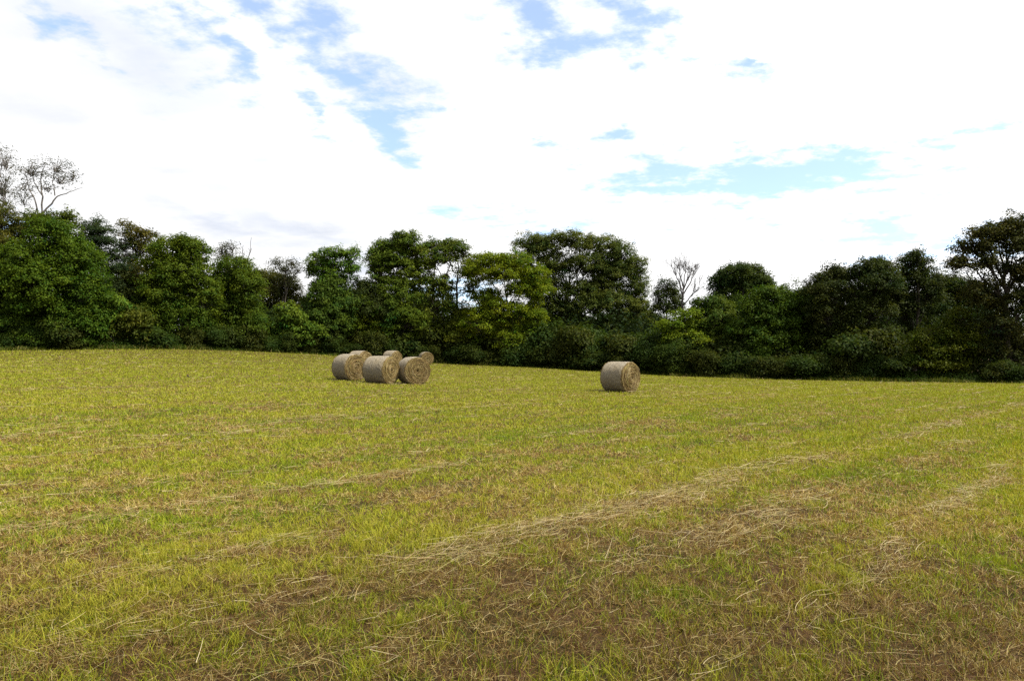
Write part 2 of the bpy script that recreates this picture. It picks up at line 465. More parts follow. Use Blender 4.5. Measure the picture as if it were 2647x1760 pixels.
def crown(lobes, sty, cmul=(1, 1, 1), dmul=1.0, fill=.3):
    """lobes: list of (centre xyz, radii xyz). returns V,Q,C and clump centres with their lobe"""
    st = STY[sty]
    cen, who = [], []
    for k, (c0, rad) in enumerate(lobes):
        rx, ry, rz = rad
        area = 4 * np.pi * ((rx * ry) ** 1.6 / 3 + (rx * rz) ** 1.6 / 3 + (ry * rz) ** 1.6 / 3) ** (1 / 1.6)
        n = max(7, int(area * st['dens'] * dmul * 1.75 / (st['rc'] / .6) ** 2))
        u = rng.normal(size=(n, 3)); u /= np.linalg.norm(u, axis=1)[:, None]
        u[:, 2] = np.where((u[:, 2] < -.3) & (rng.random(n) < .6), -u[:, 2], u[:, 2])
        rr = np.clip(1 - np.abs(rng.normal(0, .30, n)), .1, 1)
        far = rng.random(n) < .2
        rr = np.where(far, rr + rng.uniform(.03, .22, n), rr)
        pts = c0 + u * np.array(rad) * rr[:, None]
        keep = np.ones(n, bool)
        for j, (c1_, r1_) in enumerate(lobes):
            if j == k: continue
            dd = np.linalg.norm((pts - c1_) / np.array(r1_), axis=1)
            keep &= ~((dd < .6) & (rng.random(n) < .8))
        cen.append(pts[keep]); who.append(np.full(keep.sum(), k))
    if fill > 0 and len(lobes) > 2:
        lc = np.array([l[0] for l in lobes]); lr = np.array([l[1] for l in lobes])
        nf = int(sum(len(a) for a in cen) * fill)
        ia = rng.integers(0, len(lobes), nf)
        dm = np.linalg.norm(lc[:, None] - lc[None], axis=2) + 1e3 * np.eye(len(lobes))
        nb = np.argsort(dm, axis=1)[:, :4]
        ib = nb[ia, rng.integers(0, min(4, len(lobes) - 1), nf)]
        t_ = rng.random(nf)[:, None]
        cen.append(lc[ia] * (1 - t_) + lc[ib] * t_ + np.clip(rng.normal(0, .34, (nf, 3)), -.7, .7) * lr[ia]); who.append(ia)
    cen = np.concatenate(cen); who = np.concatenate(who)
    nc = len(cen)
    rc = st['rc'] * rng.uniform(.42, 1.5, nc)
    nl = np.maximum(4, (1.28 * st['n'] * (rc / st['rc']) ** 1.6 * rng.uniform(.7, 1.3, nc)).astype(int))
    idx = np.repeat(np.arange(nc), nl); n = len(idx)
    d = rng.normal(size=(n, 3)); d /= np.linalg.norm(d, axis=1)[:, None]
    rad = rng.random(n) ** .45
    fl = np.array([1, 1, st['fl']])
    off = d * rad[:, None] * fl * rc[idx][:, None]
    off[:, 2] -= .35 * (off[:, 0] ** 2 + off[:, 1] ** 2) / rc[idx]
    spray = cen - np.array([l[0] for l in lobes])[who]
    spray = spray / (np.linalg.norm(spray, axis=1)[:, None] + 1e-6) + .6 * rng.normal(size=(nc, 3)); spray[:, 2] *= .6
    spray /= np.linalg.norm(spray, axis=1)[:, None]
    off += spray[idx] * (rng.uniform(-.5, 1.0, n) * rc[idx] * rng.uniform(.3, 1.1, nc)[idx])[:, None]
    P = cen[idx] + off
    lobc = np.array([l[0] for l in lobes])[who[idx]]
    outw = P - lobc; outw /= np.linalg.norm(outw, axis=1)[:, None] + 1e-9
    Nrm = np.array([0, 0, .75]) + .55 * d + .45 * outw + .55 * rng.normal(size=(n, 3))
    head = d * np.array([1, 1, .35]) + .5 * rng.normal(size=(n, 3)) - np.array([0, 0, .25])
    size = .86 * st['ls'] * rng.uniform(.6, 1.3, n)
    V, Q = leaf_quads(P, Nrm, size, st['asp'], heading=head)
    c0 = np.array(st['c']) * np.array(cmul)
    hue = rng.normal(0, 1, nc)[idx] * .20 + (rng.normal(0, .10, len(lobes))[who])[idx] + rng.normal(0, .18, n)
    C = c0[None, :] * (1 + np.stack([hue * .9, hue * .5, hue * .2], 1)) * rng.uniform(.72, 1.28, n)[:, None]
    return V, Q, np.repeat(C, 4, axis=0), cen, who


def twigs(tb, lobes, cen, who, r0):
    """thin branches from inside each lobe out to its leaf clumps"""
    for k, (c0, rad) in enumerate(lobes):
        pts = cen[who == k]
        root = np.array(c0) - np.array([0, 0, .35 * rad[2]])
        if len(pts) == 0: continue
        for a in pts[:: max(1, len(pts) // 26)]:
            n = 4
            P = curve_pts(root + rng.normal(0, .12, 3) * np.array(rad), a, .12 * np.linalg.norm(a - root), n, .06)
            tb.add(P, np.linspace(r0 * .22, .012, n), 4)


GROUP_T = 'trees standing along the edge of the wood'


def tree(name, label, D, bpx, sty, lobes_px, cmul=(1, 1, 1), dmul=1.0, bark=None, r0=.2, cat='tree', group=GROUP_T, paths=None, depth=.85, fork=.45, back=0.0, fill=.3):
    D = max(D, float(edge_dist(bpx)) + (1.0 if cat == 'shrub' else 2.2))
    sc = D / F
    x0 = at(bpx, D); z0 = float(ground_z(x0, D)) - .05
    base = np.array([x0, D, z0])
    root = empty(name, base)
    tag(root, label, cat, group)
    lobes = []
    for (px, py, rx, ry) in lobes_px:
        if sty != 'sparse': rx, ry = rx * 1.09, ry * 1.07
        rd = depth * .5 * (rx + ry) * sc
        dy = rng.uniform(-.45, .45) * rd + back
        lobes.append((np.array([at(px, D), D + dy, zrow(py, D)]), (rx * sc, rd, ry * sc)))
    V, Q, C, cen, who = crown(lobes, sty, cmul, dmul, fill)
    low = ground_z(cen[:, 0], cen[:, 1])
    # keep leaves above ground
    V[:, 2] = np.maximum(V[:, 2], ground_z(V[:, 0], V[:, 1]) + .05 + .1 * rng.random(len(V)))
    mesh_obj('crown', V - base, Q, M_LEAF, root, col=C)
    tb = Tubes()
    zt = max(l[0][2] for l in lobes); zl = min(l[0][2] for l in lobes)
    cxy = np.mean([l[0][:2] for l in lobes], axis=0)
    if paths:
        for i_, (pp, ra, rb) in enumerate(paths):
            P = np.array([[at(px, D), D + (0 if i_ == 0 else .25 * j * (-1) ** i_), zrow(py, D)] for j, (px, py) in enumerate(pp)])
            P2 = np.concatenate([P[:1]] + [np.linspace(P[j], P[j + 1], 4)[1:] for j in range(len(P) - 1)])
            P2[1:-1] += rng.normal(0, .05, (len(P2) - 2, 3))
            tb.add(P2, np.linspace(ra, rb, len(P2)), 7)
    top = np.array([.5 * base[0] + .5 * cxy[0], D + .2 * rng.normal(), zl + .7 * (zt - zl)])
    if not paths:
        P = curve_pts(base - np.array([0, 0, .2]), top, 0, 9, .10)
        R = np.linspace(r0, r0 * .3, 9); R[0] *= 1.35
        tb.add(P, R, 8)
        order = sorted(range(len(lobes)), key=lambda k: lobes[k][0][2])
        for k in order:
            c0, rad = lobes[k]
            f = np.clip((c0[2] - .9 * rad[2] - base[2]) / (top[2] - base[2]) * .75, .12, .9)
            a = P[int(f * 8)]
            tb.add(curve_pts(a, c0 + np.array([0, 0, .3 * rad[2]]), .10 * np.linalg.norm(c0 - a), 7, .10), np.linspace(r0 * (.5 - .25 * f), r0 * .07 + .010, 7), 6)
    twigs(tb, lobes, cen, who, r0)
    tb.build('trunk', bark or M_BARK, root, base)
    return root


def bare_tree(name, label, D, paths, ra, mat, nsub=5, group=GROUP_T, cat='dead tree'):
    """leafless tree: main stems as polylines (photo columns and rows at distance D), smaller shoots grown off them"""
    x0 = at(paths[0][0][0], D); base = np.array([x0, D, float(ground_z(x0, D)) - .05])
    root = empty(name, base); tag(root, label, cat, group)
    tb = Tubes()

    def shoot(P0, d, ln, r, lev):
        n = 6
        pts = [P0]
        dd = d.copy()
        for _ in range(n):
            dd = dd + rng.normal(0, .16, 3) + np.array([0, 0, .07]); dd /= np.linalg.norm(dd)
            pts.append(pts[-1] + dd * ln / n)
        tb.add(pts, np.linspace(r, max(.016, r * .3), n + 1), 5)
        if lev > 0:
            for _ in range(3):
                k = rng.integers(2, n)
                d2 = dd + rng.normal(0, .5, 3); d2 /= np.linalg.norm(d2)
                shoot(pts[k], d2, ln * rng.uniform(.4, .65), r * .5, lev - 1)

    for i_, pp in enumerate(paths):
        dep = 0 if i_ == 0 else rng.uniform(-.5, .5)
        P = np.array([[at(px, D), D + dep * j * .5, zrow(py, D)] for j, (px, py) in enumerate(pp)])
        if i_ == 0: P = np.concatenate([[base - np.array([0, 0, .2])], P])
        P2 = np.concatenate([P[:1]] + [np.linspace(P[j], P[j + 1], 4)[1:] for j in range(len(P) - 1)])
        P2[1:-1] += rng.normal(0, .03, (len(P2) - 2, 3))
        r_a = ra if i_ == 0 else ra * .55
        R = np.linspace(r_a, .027 if nsub > 2 else .02, len(P2))
        tb.add(P2, R, 7)
        m = len(P2)
        for _ in range(nsub):
            k = rng.integers(int(m * (.55 if i_ == 0 else .3)), m - 1)
            T = P2[k + 1] - P2[k]; T /= np.linalg.norm(T)
            d2 = T + rng.normal(0, .36, 3); d2 /= np.linalg.norm(d2)
            shoot(P2[k], d2, rng.uniform(.9, 2.0), max(.02, R[k] * .6), 1 if nsub < 3 else 2)
    tb.build('branches', mat, root, base)
    return root


# ------------------------------------------------------------------ the trees, left to right
tree('birch_tree', 'tall airy tree with fine sparse leaves, cut off by the left picture edge', 85, -30, 'sparse',
     [(-45, 400, 60, 45), (12, 415, 26, 48), (-10, 480, 50, 50), (-60, 520, 60, 50), (22, 520, 22, 35), (-10, 560, 60, 40)], bark=M_BARK_PALE, r0=.22, dmul=.75, fill=.1)
tree('birch_tree', 'tall pale-barked tree with forked trunk and thin crown above the big round maple', 82, 85, 'sparse',
     [(88, 442, 42, 34), (138, 432, 45, 28), (155, 465, 42, 24), (70, 480, 28, 30), (185, 455, 16, 22), (118, 485, 36, 20), (60, 520, 22, 25)], bark=M_BARK_PALE, r0=.2, dmul=.8, fill=.1,
     paths=[([(88, 900), (96, 700), (100, 610), (106, 565), (110, 510), (104, 465), (118, 425)], .21, .03), ([(105, 575), (96, 525), (82, 490), (74, 440)], .11, .02),
            ([(106, 560), (128, 525), (142, 506), (168, 494), (200, 480)], .12, .018), ([(142, 506), (140, 470), (150, 430)], .07, .015), ([(94, 540), (76, 570), (70, 640)], .06, .02), ([(109, 505), (90, 470), (98, 425)], .07, .015)])
tree('broadleaf_tree', 'loose olive tree behind the left shoulder of the big round maple', 77, 15, 'olive',
     [(8, 572, 42, 36), (50, 592, 46, 32), (-45, 590, 50, 40), (15, 640, 70, 40), (-30, 680, 60, 50)], r0=.2)
tree('broadleaf_tree', 'thin feathery tree just under the fork of the tall pale-barked tree', 75, 148, 'frond',
     [(152, 560, 30, 18), (95, 570, 28, 28), (175, 566, 16, 14), (140, 600, 45, 28)], cmul=(.8, .75, .8), dmul=.75, r0=.14)
tree('maple_tree', 'huge round dense green maple filling the left end of the wood edge', 64, 115, 'dense',
     [(145, 622, 62, 46), (70, 680, 72, 52), (205, 682, 55, 52), (18, 742, 75, 60), (120, 740, 85, 62), (228, 752, 46, 58), (40, 820, 85, 62), (150, 825, 90, 58),
      (228, 838, 46, 45), (-50, 770, 70, 80), (85, 875, 80, 34), (190, 880, 60, 30), (-30, 860, 70, 50)], r0=.3, dmul=1.0)
tree('cedar_tree', 'dark cedar with flat layered sprays, sky showing between them', 72, 248, 'cedar',
     [(252, 572, 20, 13), (268, 596, 40, 11), (236, 606, 22, 10), (207, 592, 12, 24), (215, 632, 30, 12), (276, 626, 52, 13), (240, 652, 46, 12), (290, 660, 46, 13), (222, 684, 30, 14), (280, 694, 60, 15),
      (258, 730, 58, 18), (300, 756, 50, 24)], r0=.2, depth=1.3)
tree('locust_tree', 'brownish open locust tree leaning against the dark layered cedar', 74, 350, 'olive',
     [(330, 590, 24, 14), (352, 608, 32, 18), (382, 612, 20, 18), (318, 640, 20, 24), (362, 652, 36, 24), (345, 700, 40, 36), (372, 755, 46, 46), (325, 760, 40, 45)], cmul=(1.05, .9, .9), dmul=.8, r0=.16)
tree('broadleaf_tree', 'narrow fresh green tree between the brownish locust and the twin-topped tree', 71, 412, 'dense2',
     [(412, 646, 26, 26), (402, 690, 34, 34), (420, 750, 46, 50), (395, 820, 45, 50)], r0=.15)
tree('broadleaf_tree', 'leafy green tree with two rounded tops right of the brownish locust', 68, 482, 'dense2',
     [(463, 645, 30, 32), (482, 622, 10, 12), (510, 655, 28, 32), (480, 702, 54, 42), (450, 760, 48, 48), (520, 770, 45, 55), (480, 832, 62, 52)], r0=.2)
tree('locust_tree', 'little grey-green airy tree top poking out beside the dead snag', 80, 588, 'sparse',
     [(572, 646, 17, 16), (598, 642, 20, 16), (586, 668, 30, 18), (590, 710, 25, 30)], dmul=2.2, r0=.12)
bare_tree('dead_tree', 'bare dead snag of two thin curved stems in the left half of the wood', 79,
          [[(640, 790), (634, 720), (631, 680), (627, 655), (629, 634)], [(632, 690), (638, 672), (643, 650), (645, 612)]], .085, M_BARK_GREY, nsub=1)
tree('broadleaf_tree', 'domed deep green tree directly below the bare dead snag', 70, 605, 'dense2',
     [(602, 695, 46, 32), (572, 740, 38, 42), (640, 752, 36, 52), (605, 800, 58, 52), (590, 850, 62, 42), (650, 842, 34, 42)], cmul=(.95, .95, 1), r0=.2)
tree('broadleaf_tree', 'low wide olive-brown tree below the flat-topped thin tree', 85, 705, 'olive',
     [(690, 722, 42, 24), (732, 738, 42, 28), (660, 732, 28, 32), (700, 780, 66, 40), (752, 770, 38, 42)], cmul=(.85, .85, .9), r0=.2, dmul=1.1)
tree('locust_tree', 'small flat-topped thin tree showing sky through its leaves', 82, 736, 'sparse',
     [(718, 680, 22, 12), (752, 680, 24, 13), (736, 697, 36, 12), (770, 700, 10, 10), (738, 730, 25, 22)], dmul=2.3, r0=.13)
tree('locust_tree', 'light green feathery tree standing alone above its neighbours left of the bales', 81, 866, 'frond',
     [(860, 656, 36, 19), (815, 670, 22, 16), (906, 662, 20, 18), (848, 690, 46, 22), (800, 702, 16, 14), (904, 698, 22, 20), (862, 726, 46, 20), (870, 770, 40, 30)], cmul=(1.15, 1.25, 1.1), dmul=.85, r0=.17)
tree('broadleaf_tree', 'middling green tree under the light green feathery tree', 77, 846, 'frond',
     [(850, 742, 44, 26), (826, 780, 44, 36), (882, 790, 40, 38), (850, 840, 55, 45)], cmul=(.8, .85, 1), dmul=1.2, r0=.16)
tree('broadleaf_tree', 'dark low tree filling the dip left of the tall group behind the bales', 80, 940, 'dark',
     [(930, 734, 22, 16), (962, 752, 32, 22), (930, 780, 48, 42), (965, 810, 40, 45), (900, 820, 40, 45)], r0=.16)
tree('sumac_shrub', 'bright green spreading sumac with drooping leaves above the weeds left of the bales', 74, 757, 'sumac',
     [(742, 796, 22, 16), (762, 822, 32, 15), (785, 850, 40, 16), (738, 840, 26, 20), (765, 880, 48, 24)], cmul=(.80, .80, .7), r0=.08, cat='shrub', group='shrubs at the foot of the wood')
tree('broadleaf_tree', 'broad yellowish low tree directly behind the left hay bale', 76, 930, 'bright',
     [(925, 785, 52, 28), (895, 828, 52, 42), (952, 838, 46, 42), (920, 876, 50, 28)], cmul=(.62, .66, .8), r0=.15)
tree('broadleaf_tree', 'dark bushy tree at the wood edge left of the yellowish low one', 74, 818, 'dark',
     [(815, 845, 48, 40), (690, 848, 50, 42), (730, 880, 45, 30), (850, 870, 35, 32), (650, 870, 40, 30)], cmul=(1.0, 1.1, 1), r0=.12)
tree('walnut_tree', 'tall green tree with spiky upright tops behind the cluster of bales', 84, 1030, 'frond',
     [(1048, 622, 30, 24), (1020, 632, 22, 20), (985, 642, 26, 26), (972, 662, 14, 30), (1074, 650, 28, 28), (1010, 680, 46, 36), (1058, 700, 40, 40), (980, 712, 24, 36), (1030, 760, 56, 46), (1000, 822, 48, 48), (1060, 830, 44, 48)],
     cmul=(1.05, 1.0, .9), dmul=1.15, r0=.25)
tree('walnut_tree', 'tall open tree with bare stems and sky gaps, right of the spiky-topped one', 86, 1172, 'frond',
     [(1122, 638, 26, 22), (1168, 634, 32, 18), (1100, 672, 22, 34), (1150, 672, 30, 22), (1200, 656, 20, 18), (1218, 700, 18, 30), (1120, 730, 26, 26), (1225, 750, 16, 24), (1130, 790, 46, 44), (1105, 850, 50, 40), (1195, 820, 36, 34), (1150, 740, 22, 30), (1180, 870, 50, 40)],
     cmul=(1.1, .95, .95), dmul=.85, r0=.2,
     paths=[([(1182, 930), (1180, 800), (1181, 740), (1184, 690), (1174, 640)], .2, .03), ([(1150, 930), (1145, 770), (1150, 720), (1163, 690), (1180, 655)], .16, .03), ([(1125, 930), (1118, 760), (1122, 690), (1120, 640)], .16, .03),
            ([(1181, 735), (1200, 700), (1215, 690)], .07, .02), ([(1148, 730), (1130, 690), (1105, 670)], .08, .02)])
tree('broadleaf_tree', 'bright yellow-green tree in the middle of the wood edge', 82, 1312, 'bright',
     [(1262, 676, 44, 24), (1330, 672, 44, 24), (1225, 700, 26, 26), (1300, 712, 50, 24), (1378, 715, 36, 26), (1398, 752, 22, 24), (1345, 752, 36, 22), (1262, 770, 34, 22), (1290, 800, 44, 28), (1236, 835, 42, 40), (1345, 812, 36, 28),
      (1300, 860, 44, 38), (1385, 822, 22, 26), (1330, 900, 36, 30)], r0=.20, dmul=1.05, fill=.4)
OAK = tree('oak_tree', 'biggest broad grey-green oak with a dense rounded crown behind the single bale', 92, 1442, 'oak',
     [(1372, 636, 42, 28), (1425, 630, 46, 28), (1480, 624, 44, 24), (1545, 634, 50, 26), (1600, 656, 42, 30), (1645, 690, 28, 30), (1345, 684, 26, 30), (1430, 684, 52, 32), (1512, 690, 60, 34), (1585, 712, 52, 38), (1650, 745, 26, 34),
      (1430, 745, 36, 32), (1500, 760, 50, 34), (1580, 790, 60, 40), (1645, 805, 32, 40), (1540, 850, 60, 40), (1468, 850, 50, 38), (1610, 868, 48, 40), (1400, 800, 40, 34), (1560, 745, 50, 30), (1370, 850, 36, 36), (1600, 930, 50, 36), (1500, 920, 60, 34), (1465, 800, 46, 30), (1530, 795, 46, 30), (1375, 735, 34, 32), (1560, 690, 36, 24)], r0=.30, dmul=1.0, fill=.5, cmul=(1.0, 1.15, 1.0))
tree('broadleaf_tree', 'small dark thin-leaved tree beside the leafless grey tree', 88, 1722, 'dark',
     [(1725, 744, 26, 20), (1702, 772, 18, 22), (1745, 776, 20, 26), (1720, 800, 36, 18)], dmul=.8, r0=.14)
bare_tree('dead_tree', 'leafless grey tree with many upright twigs right of the big oak', 84,
          [[(1766, 830), (1764, 785), (1766, 745), (1770, 715), (1773, 682)], [(1766, 770), (1758, 735), (1748, 715), (1744, 690)], [(1767, 760), (1782, 735), (1792, 715), (1797, 705)],
           [(1766, 790), (1778, 775), (1792, 760), (1803, 750)], [(1766, 750), (1778, 722), (1786, 700)], [(1765, 740), (1757, 712), (1756, 695)]], .17, M_BARK_GREY, nsub=7)
tree('maple_tree', 'dark dome-shaped tree rising alone right of the leafless grey tree', 79, 1916, 'dark',
     [(1900, 702, 40, 24), (1938, 706, 36, 24), (1868, 730, 28, 30), (1962, 730, 30, 26), (1988, 746, 14, 14), (1915, 752, 62, 32), (1885, 800, 50, 42), (1930, 820, 45, 40)], cmul=(1.15, 1.25, 1), dmul=1.35, r0=.25)
tree('broadleaf_tree', 'bright light green low tree at the foot of the leafless grey tree', 73, 1768, 'bright',
     [(1768, 812, 34, 13), (1736, 842, 34, 18), (1792, 842, 36, 18), (1765, 866, 48, 20), (1748, 895, 45, 22), (1805, 880, 34, 24)], cmul=(.85, .95, 1.2), r0=.12)
tree('broadleaf_tree', 'green tree with a jagged outline left of the dome-shaped tree', 74, 1838, 'frond',
     [(1826, 782, 30, 16), (1862, 790, 24, 20), (1800, 800, 18, 14), (1840, 830, 50, 34), (1852, 890, 52, 46)], cmul=(.9, .85, .8), dmul=1.2, r0=.15)
tree('shrub', 'dark rounded shrub at the wood edge just right of the single bale', 70, 1745, 'shrub',
     [(1728, 920, 32, 30), (1765, 905, 38, 34), (1800, 930, 36, 34), (1745, 950, 45, 18)], r0=.06, cat='shrub', group='shrubs at the foot of the wood')
tree('broadleaf_tree', 'rounded mid-green tree in front of the dome-shaped dark one', 71, 1992, 'dense2',
     [(1978, 764, 38, 22), (2018, 760, 32, 18), (1948, 792, 42, 26), (2034, 798, 42, 32), (1985, 830, 56, 42), (2000, 890, 64, 52), (1930, 870, 46, 48), (1965, 930, 60, 36)], cmul=(.75, .85, .9), r0=.2)
tree('broadleaf_tree', 'lower green tree left of the dark tall trees on the right side', 72, 2080, 'dense2',
     [(2062, 764, 28, 14), (2098, 768, 34, 20), (2085, 815, 50, 40), (2090, 880, 56, 50), (2060, 930, 50, 36)], cmul=(.6, .7, .9), r0=.18)
tree('oak_tree', 'dark tree with stepped top, first of the dark row on the right', 69, 2152, 'dark',
     [(2162, 700, 26, 18), (2128, 722, 24, 18), (2186, 714, 24, 22), (2105, 748, 22, 16), (2150, 756, 54, 34), (2140, 820, 56, 46), (2160, 890, 56, 50), (2120, 930, 45, 36)], cmul=(1.05, .95, .9), dmul=.95, r0=.22)
tree('oak_tree', 'dark double-headed tree in the middle of the dark row on the right', 68, 2256, 'dark',
     [(2244, 682, 28, 18), (2276, 686, 26, 20), (2218, 706, 24, 22), (2304, 712, 16, 16), (2255, 736, 56, 34), (2250, 806, 60, 46), (2250, 885, 60, 50), (2215, 935, 50, 36)], dmul=.95, r0=.22)
tree('oak_tree', 'dark round-headed tree left of the tallest dark oak at the right edge', 69, 2362, 'dark',
     [(2362, 666, 30, 18), (2390, 684, 18, 22), (2336, 692, 22, 22), (2366, 724, 46, 28), (2405, 762, 34, 30), (2350, 806, 52, 46), (2350, 890, 56, 46), (2420, 730, 34, 26), (2310, 760, 30, 30)], cmul=(.95, .95, .95), dmul=.92, r0=.22)
tree('oak_tree', 'tallest dark spreading oak at the right picture edge', 61, 2610, 'oak',
     [(2530, 606, 36, 18), (2574, 596, 34, 20), (2606, 590, 26, 18), (2640, 578, 40, 24), (2496, 640, 26, 15), (2478, 682, 34, 15), (2550, 640, 42, 18), (2620, 636, 50, 22), (2545, 684, 40, 13), (2690, 630, 60, 50), (2625, 700, 46, 26), (2700, 740, 60, 60),
      (2640, 780, 56, 46), (2545, 750, 46, 30), (2585, 775, 50, 36), (2590, 850, 56, 54), (2660, 890, 60, 56), (2580, 930, 60, 40)], cmul=(.62, .60, .6), dmul=.9, r0=.34)
tree('broadleaf_tree', 'dark green tree half hidden under the spreading limbs of the tallest oak', 73, 2455, 'dark',
     [(2440, 738, 36, 30), (2485, 742, 40, 34), (2530, 760, 36, 30), (2445, 820, 56, 46), (2520, 790, 36, 40), (2500, 850, 50, 46)], cmul=(1.2, 1.25, 1), r0=.18)
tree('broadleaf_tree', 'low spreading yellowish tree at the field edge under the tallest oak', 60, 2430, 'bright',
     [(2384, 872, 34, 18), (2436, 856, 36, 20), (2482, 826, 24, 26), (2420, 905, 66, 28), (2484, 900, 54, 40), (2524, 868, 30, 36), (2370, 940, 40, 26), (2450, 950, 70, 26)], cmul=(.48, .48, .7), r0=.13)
tree('sumac_shrub', 'bright yellow-green big-leaved sumac in front of the round maple', 62, 292, 'sumac',
     [(288, 778, 22, 9), (272, 796, 16, 9), (308, 795, 14, 8), (276, 818, 18, 10), (300, 822, 22, 12)], cmul=(1.0, 1.0, 1), dmul=1.1, r0=.06, cat='shrub', group='shrubs at the foot of the wood')
tree('sumac_shrub', 'olive feathery shrub right of the bright yellow-green sumac', 63, 345, 'frond',
     [(338, 800, 26, 14), (355, 820, 30, 14), (325, 838, 36, 18), (370, 842, 22, 14), (345, 868, 42, 22), (300, 870, 34, 26)], cmul=(.85, .68, .7), dmul=1.1, r0=.06, cat='shrub', group='shrubs at the foot of the wood')
tree('shrub', 'small rounded leafy shrub at the foot of the round maple', 61.2, 90, 'shrub',
     [(40, 838, 30, 20), (70, 868, 44, 24), (130, 872, 34, 20), (100, 885, 60, 16)], cmul=(.9, .95, 1), r0=.05, cat='shrub', group='shrubs at the foot of the wood')
tree('broadleaf_tree', 'shadowy tree filling the dark gap between maple and twin-topped tree', 72, 345, 'dark',
     [(330, 800, 50, 50), (390, 820, 45, 55), (300, 740, 36, 40), (360, 860, 50, 34)], cmul=(.8, .8, .8), r0=.16)

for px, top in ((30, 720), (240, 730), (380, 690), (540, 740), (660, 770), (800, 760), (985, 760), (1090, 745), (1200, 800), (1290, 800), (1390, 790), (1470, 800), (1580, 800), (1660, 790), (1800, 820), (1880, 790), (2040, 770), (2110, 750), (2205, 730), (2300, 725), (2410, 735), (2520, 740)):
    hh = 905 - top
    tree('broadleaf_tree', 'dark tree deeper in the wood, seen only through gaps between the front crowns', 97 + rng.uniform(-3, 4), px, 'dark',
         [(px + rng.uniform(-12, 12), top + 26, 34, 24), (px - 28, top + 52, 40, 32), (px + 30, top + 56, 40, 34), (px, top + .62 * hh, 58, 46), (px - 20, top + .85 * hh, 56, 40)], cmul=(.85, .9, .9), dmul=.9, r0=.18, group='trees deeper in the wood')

# ------------------------------------------------------------------ smaller shrubs along the edge (two shapes, copied)
n_front = 40
protos = []
for k in range(3):
    base = np.array([0., 0., 0.])
    lob = []
    for _ in range(5 + k):
        a = rng.uniform(0, 6.28); rr = rng.uniform(.2, 1.0)
        rad = (rng.uniform(.55, .9), rng.uniform(.55, .9), rng.uniform(.5, .8))
        lob.append((np.array([math.cos(a) * rr, .7 * math.sin(a) * rr, rng.uniform(.55, 1.7)]), rad))
    V, Q, C, cen, who = crown(lob, 'shrub', (.66 + .12 * k, .74, .8), 1.0)
    V[:, 2] = np.maximum(V[:, 2], .04)
    tb = Tubes()
    for (c0, rad) in lob: tb.add(curve_pts((0, 0, -.1), c0, .1, 6, .05), np.linspace(.035, .012, 6), 5)
    twigs(tb, lob, cen, who, .05)
    protos.append(((V, Q, C), tb))
made = {}
edge_px = [40, 160, 215, 395, 440, 500, 545, 590, 640, 690, 735, 790, 850, 900, 955, 1010, 1070, 1120, 1165, 1215, 1270, 1330, 1385, 1440, 1500, 1560, 1620, 1675, 1720, 1830, 1890, 1950, 2010, 2075, 2130, 2190, 2250, 2310, 2560, 2620] + [650, 830, 1000, 1060, 1110, 1160, 1190, 1220, 1250, 1290, 1360, 1400, 1450, 1490, 1540, 1590, 1640, 1680, 1700, 1810, 1870, 1930, 2040, 2120, 2200, 2280]
for n_, px in enumerate(edge_px):
    k = n_ % 3
    D = float(edge_dist(px)) + (rng.uniform(.5, 1.6) if n_ < n_front else rng.uniform(2.5, 5.5))
    x = at(px + rng.uniform(-12, 12), D)
    loc = (x, D, float(ground_z(x, D)))
    if k not in made:
        r_ = empty('shrub', loc)
        (V, Q, C), tb = protos[k]
        cr_ = mesh_obj('crown', V, Q, M_LEAF, r_, col=C)
        st_ = tb.build('stem', M_BARK, r_, (0, 0, 0))
        made[k] = (r_, cr_, st_)
    else:
        r0_, c0_, s0_ = made[k]
        r_ = r0_.copy(); COL.objects.link(r_)
        for ch in (c0_, s0_):
            d_ = ch.copy(); COL.objects.link(d_); d_.parent = r_
    r_.location = loc
    r_.rotation_euler = (0, 0, rng.uniform(0, 6.28))
    s_ = rng.uniform(.75, 1.35) if n_ < n_front else rng.uniform(1.6, 2.3)
    r_.scale = (s_ * rng.uniform(.9, 1.3), s_, s_ * rng.uniform(.75, 1.25))
    tag(r_, 'dark green shrub among many in the shade at the foot of the wood', 'shrub', 'small shrubs along the shaded wood edge')

# ------------------------------------------------------------------ undergrowth and the wood's interior
n = 75_000
px = rng.uniform(-700, 3400, n)
D = edge_dist(px) + np.abs(rng.normal(0, 1.3, n)) - .25
x = at(px, D); y = D
hgt = (.35 + 1.0 * fbm(x * .5, y * .5, 3, 3)) * sstep(-.3, 1.6, D - edge_dist(px) + .35)
z = ground_z(x, y) + rng.random(n) ** .6 * hgt * 1.05
lit = fbm(x * .35, y * .35, 6, 3)  # noise patches that brighten the weed colours as if sunlit
V, Q = leaf_quads(np.stack([x, y, z], 1), np.array([0, -.25, .8]) + .6 * rng.normal(size=(n, 3)), rng.uniform(.09, .22, n), .5)
C = np.array([.038, .068, .009]) * (.6 + .9 * lit)[:, None] * rng.uniform(.7, 1.3, n)[:, None]
o = mesh_obj('undergrowth', V, Q, M_LEAF, col=np.repeat(C, 4, axis=0))
tag(o, 'low green weeds and vines along the foot of the wood', 'undergrowth', None, 'stuff')

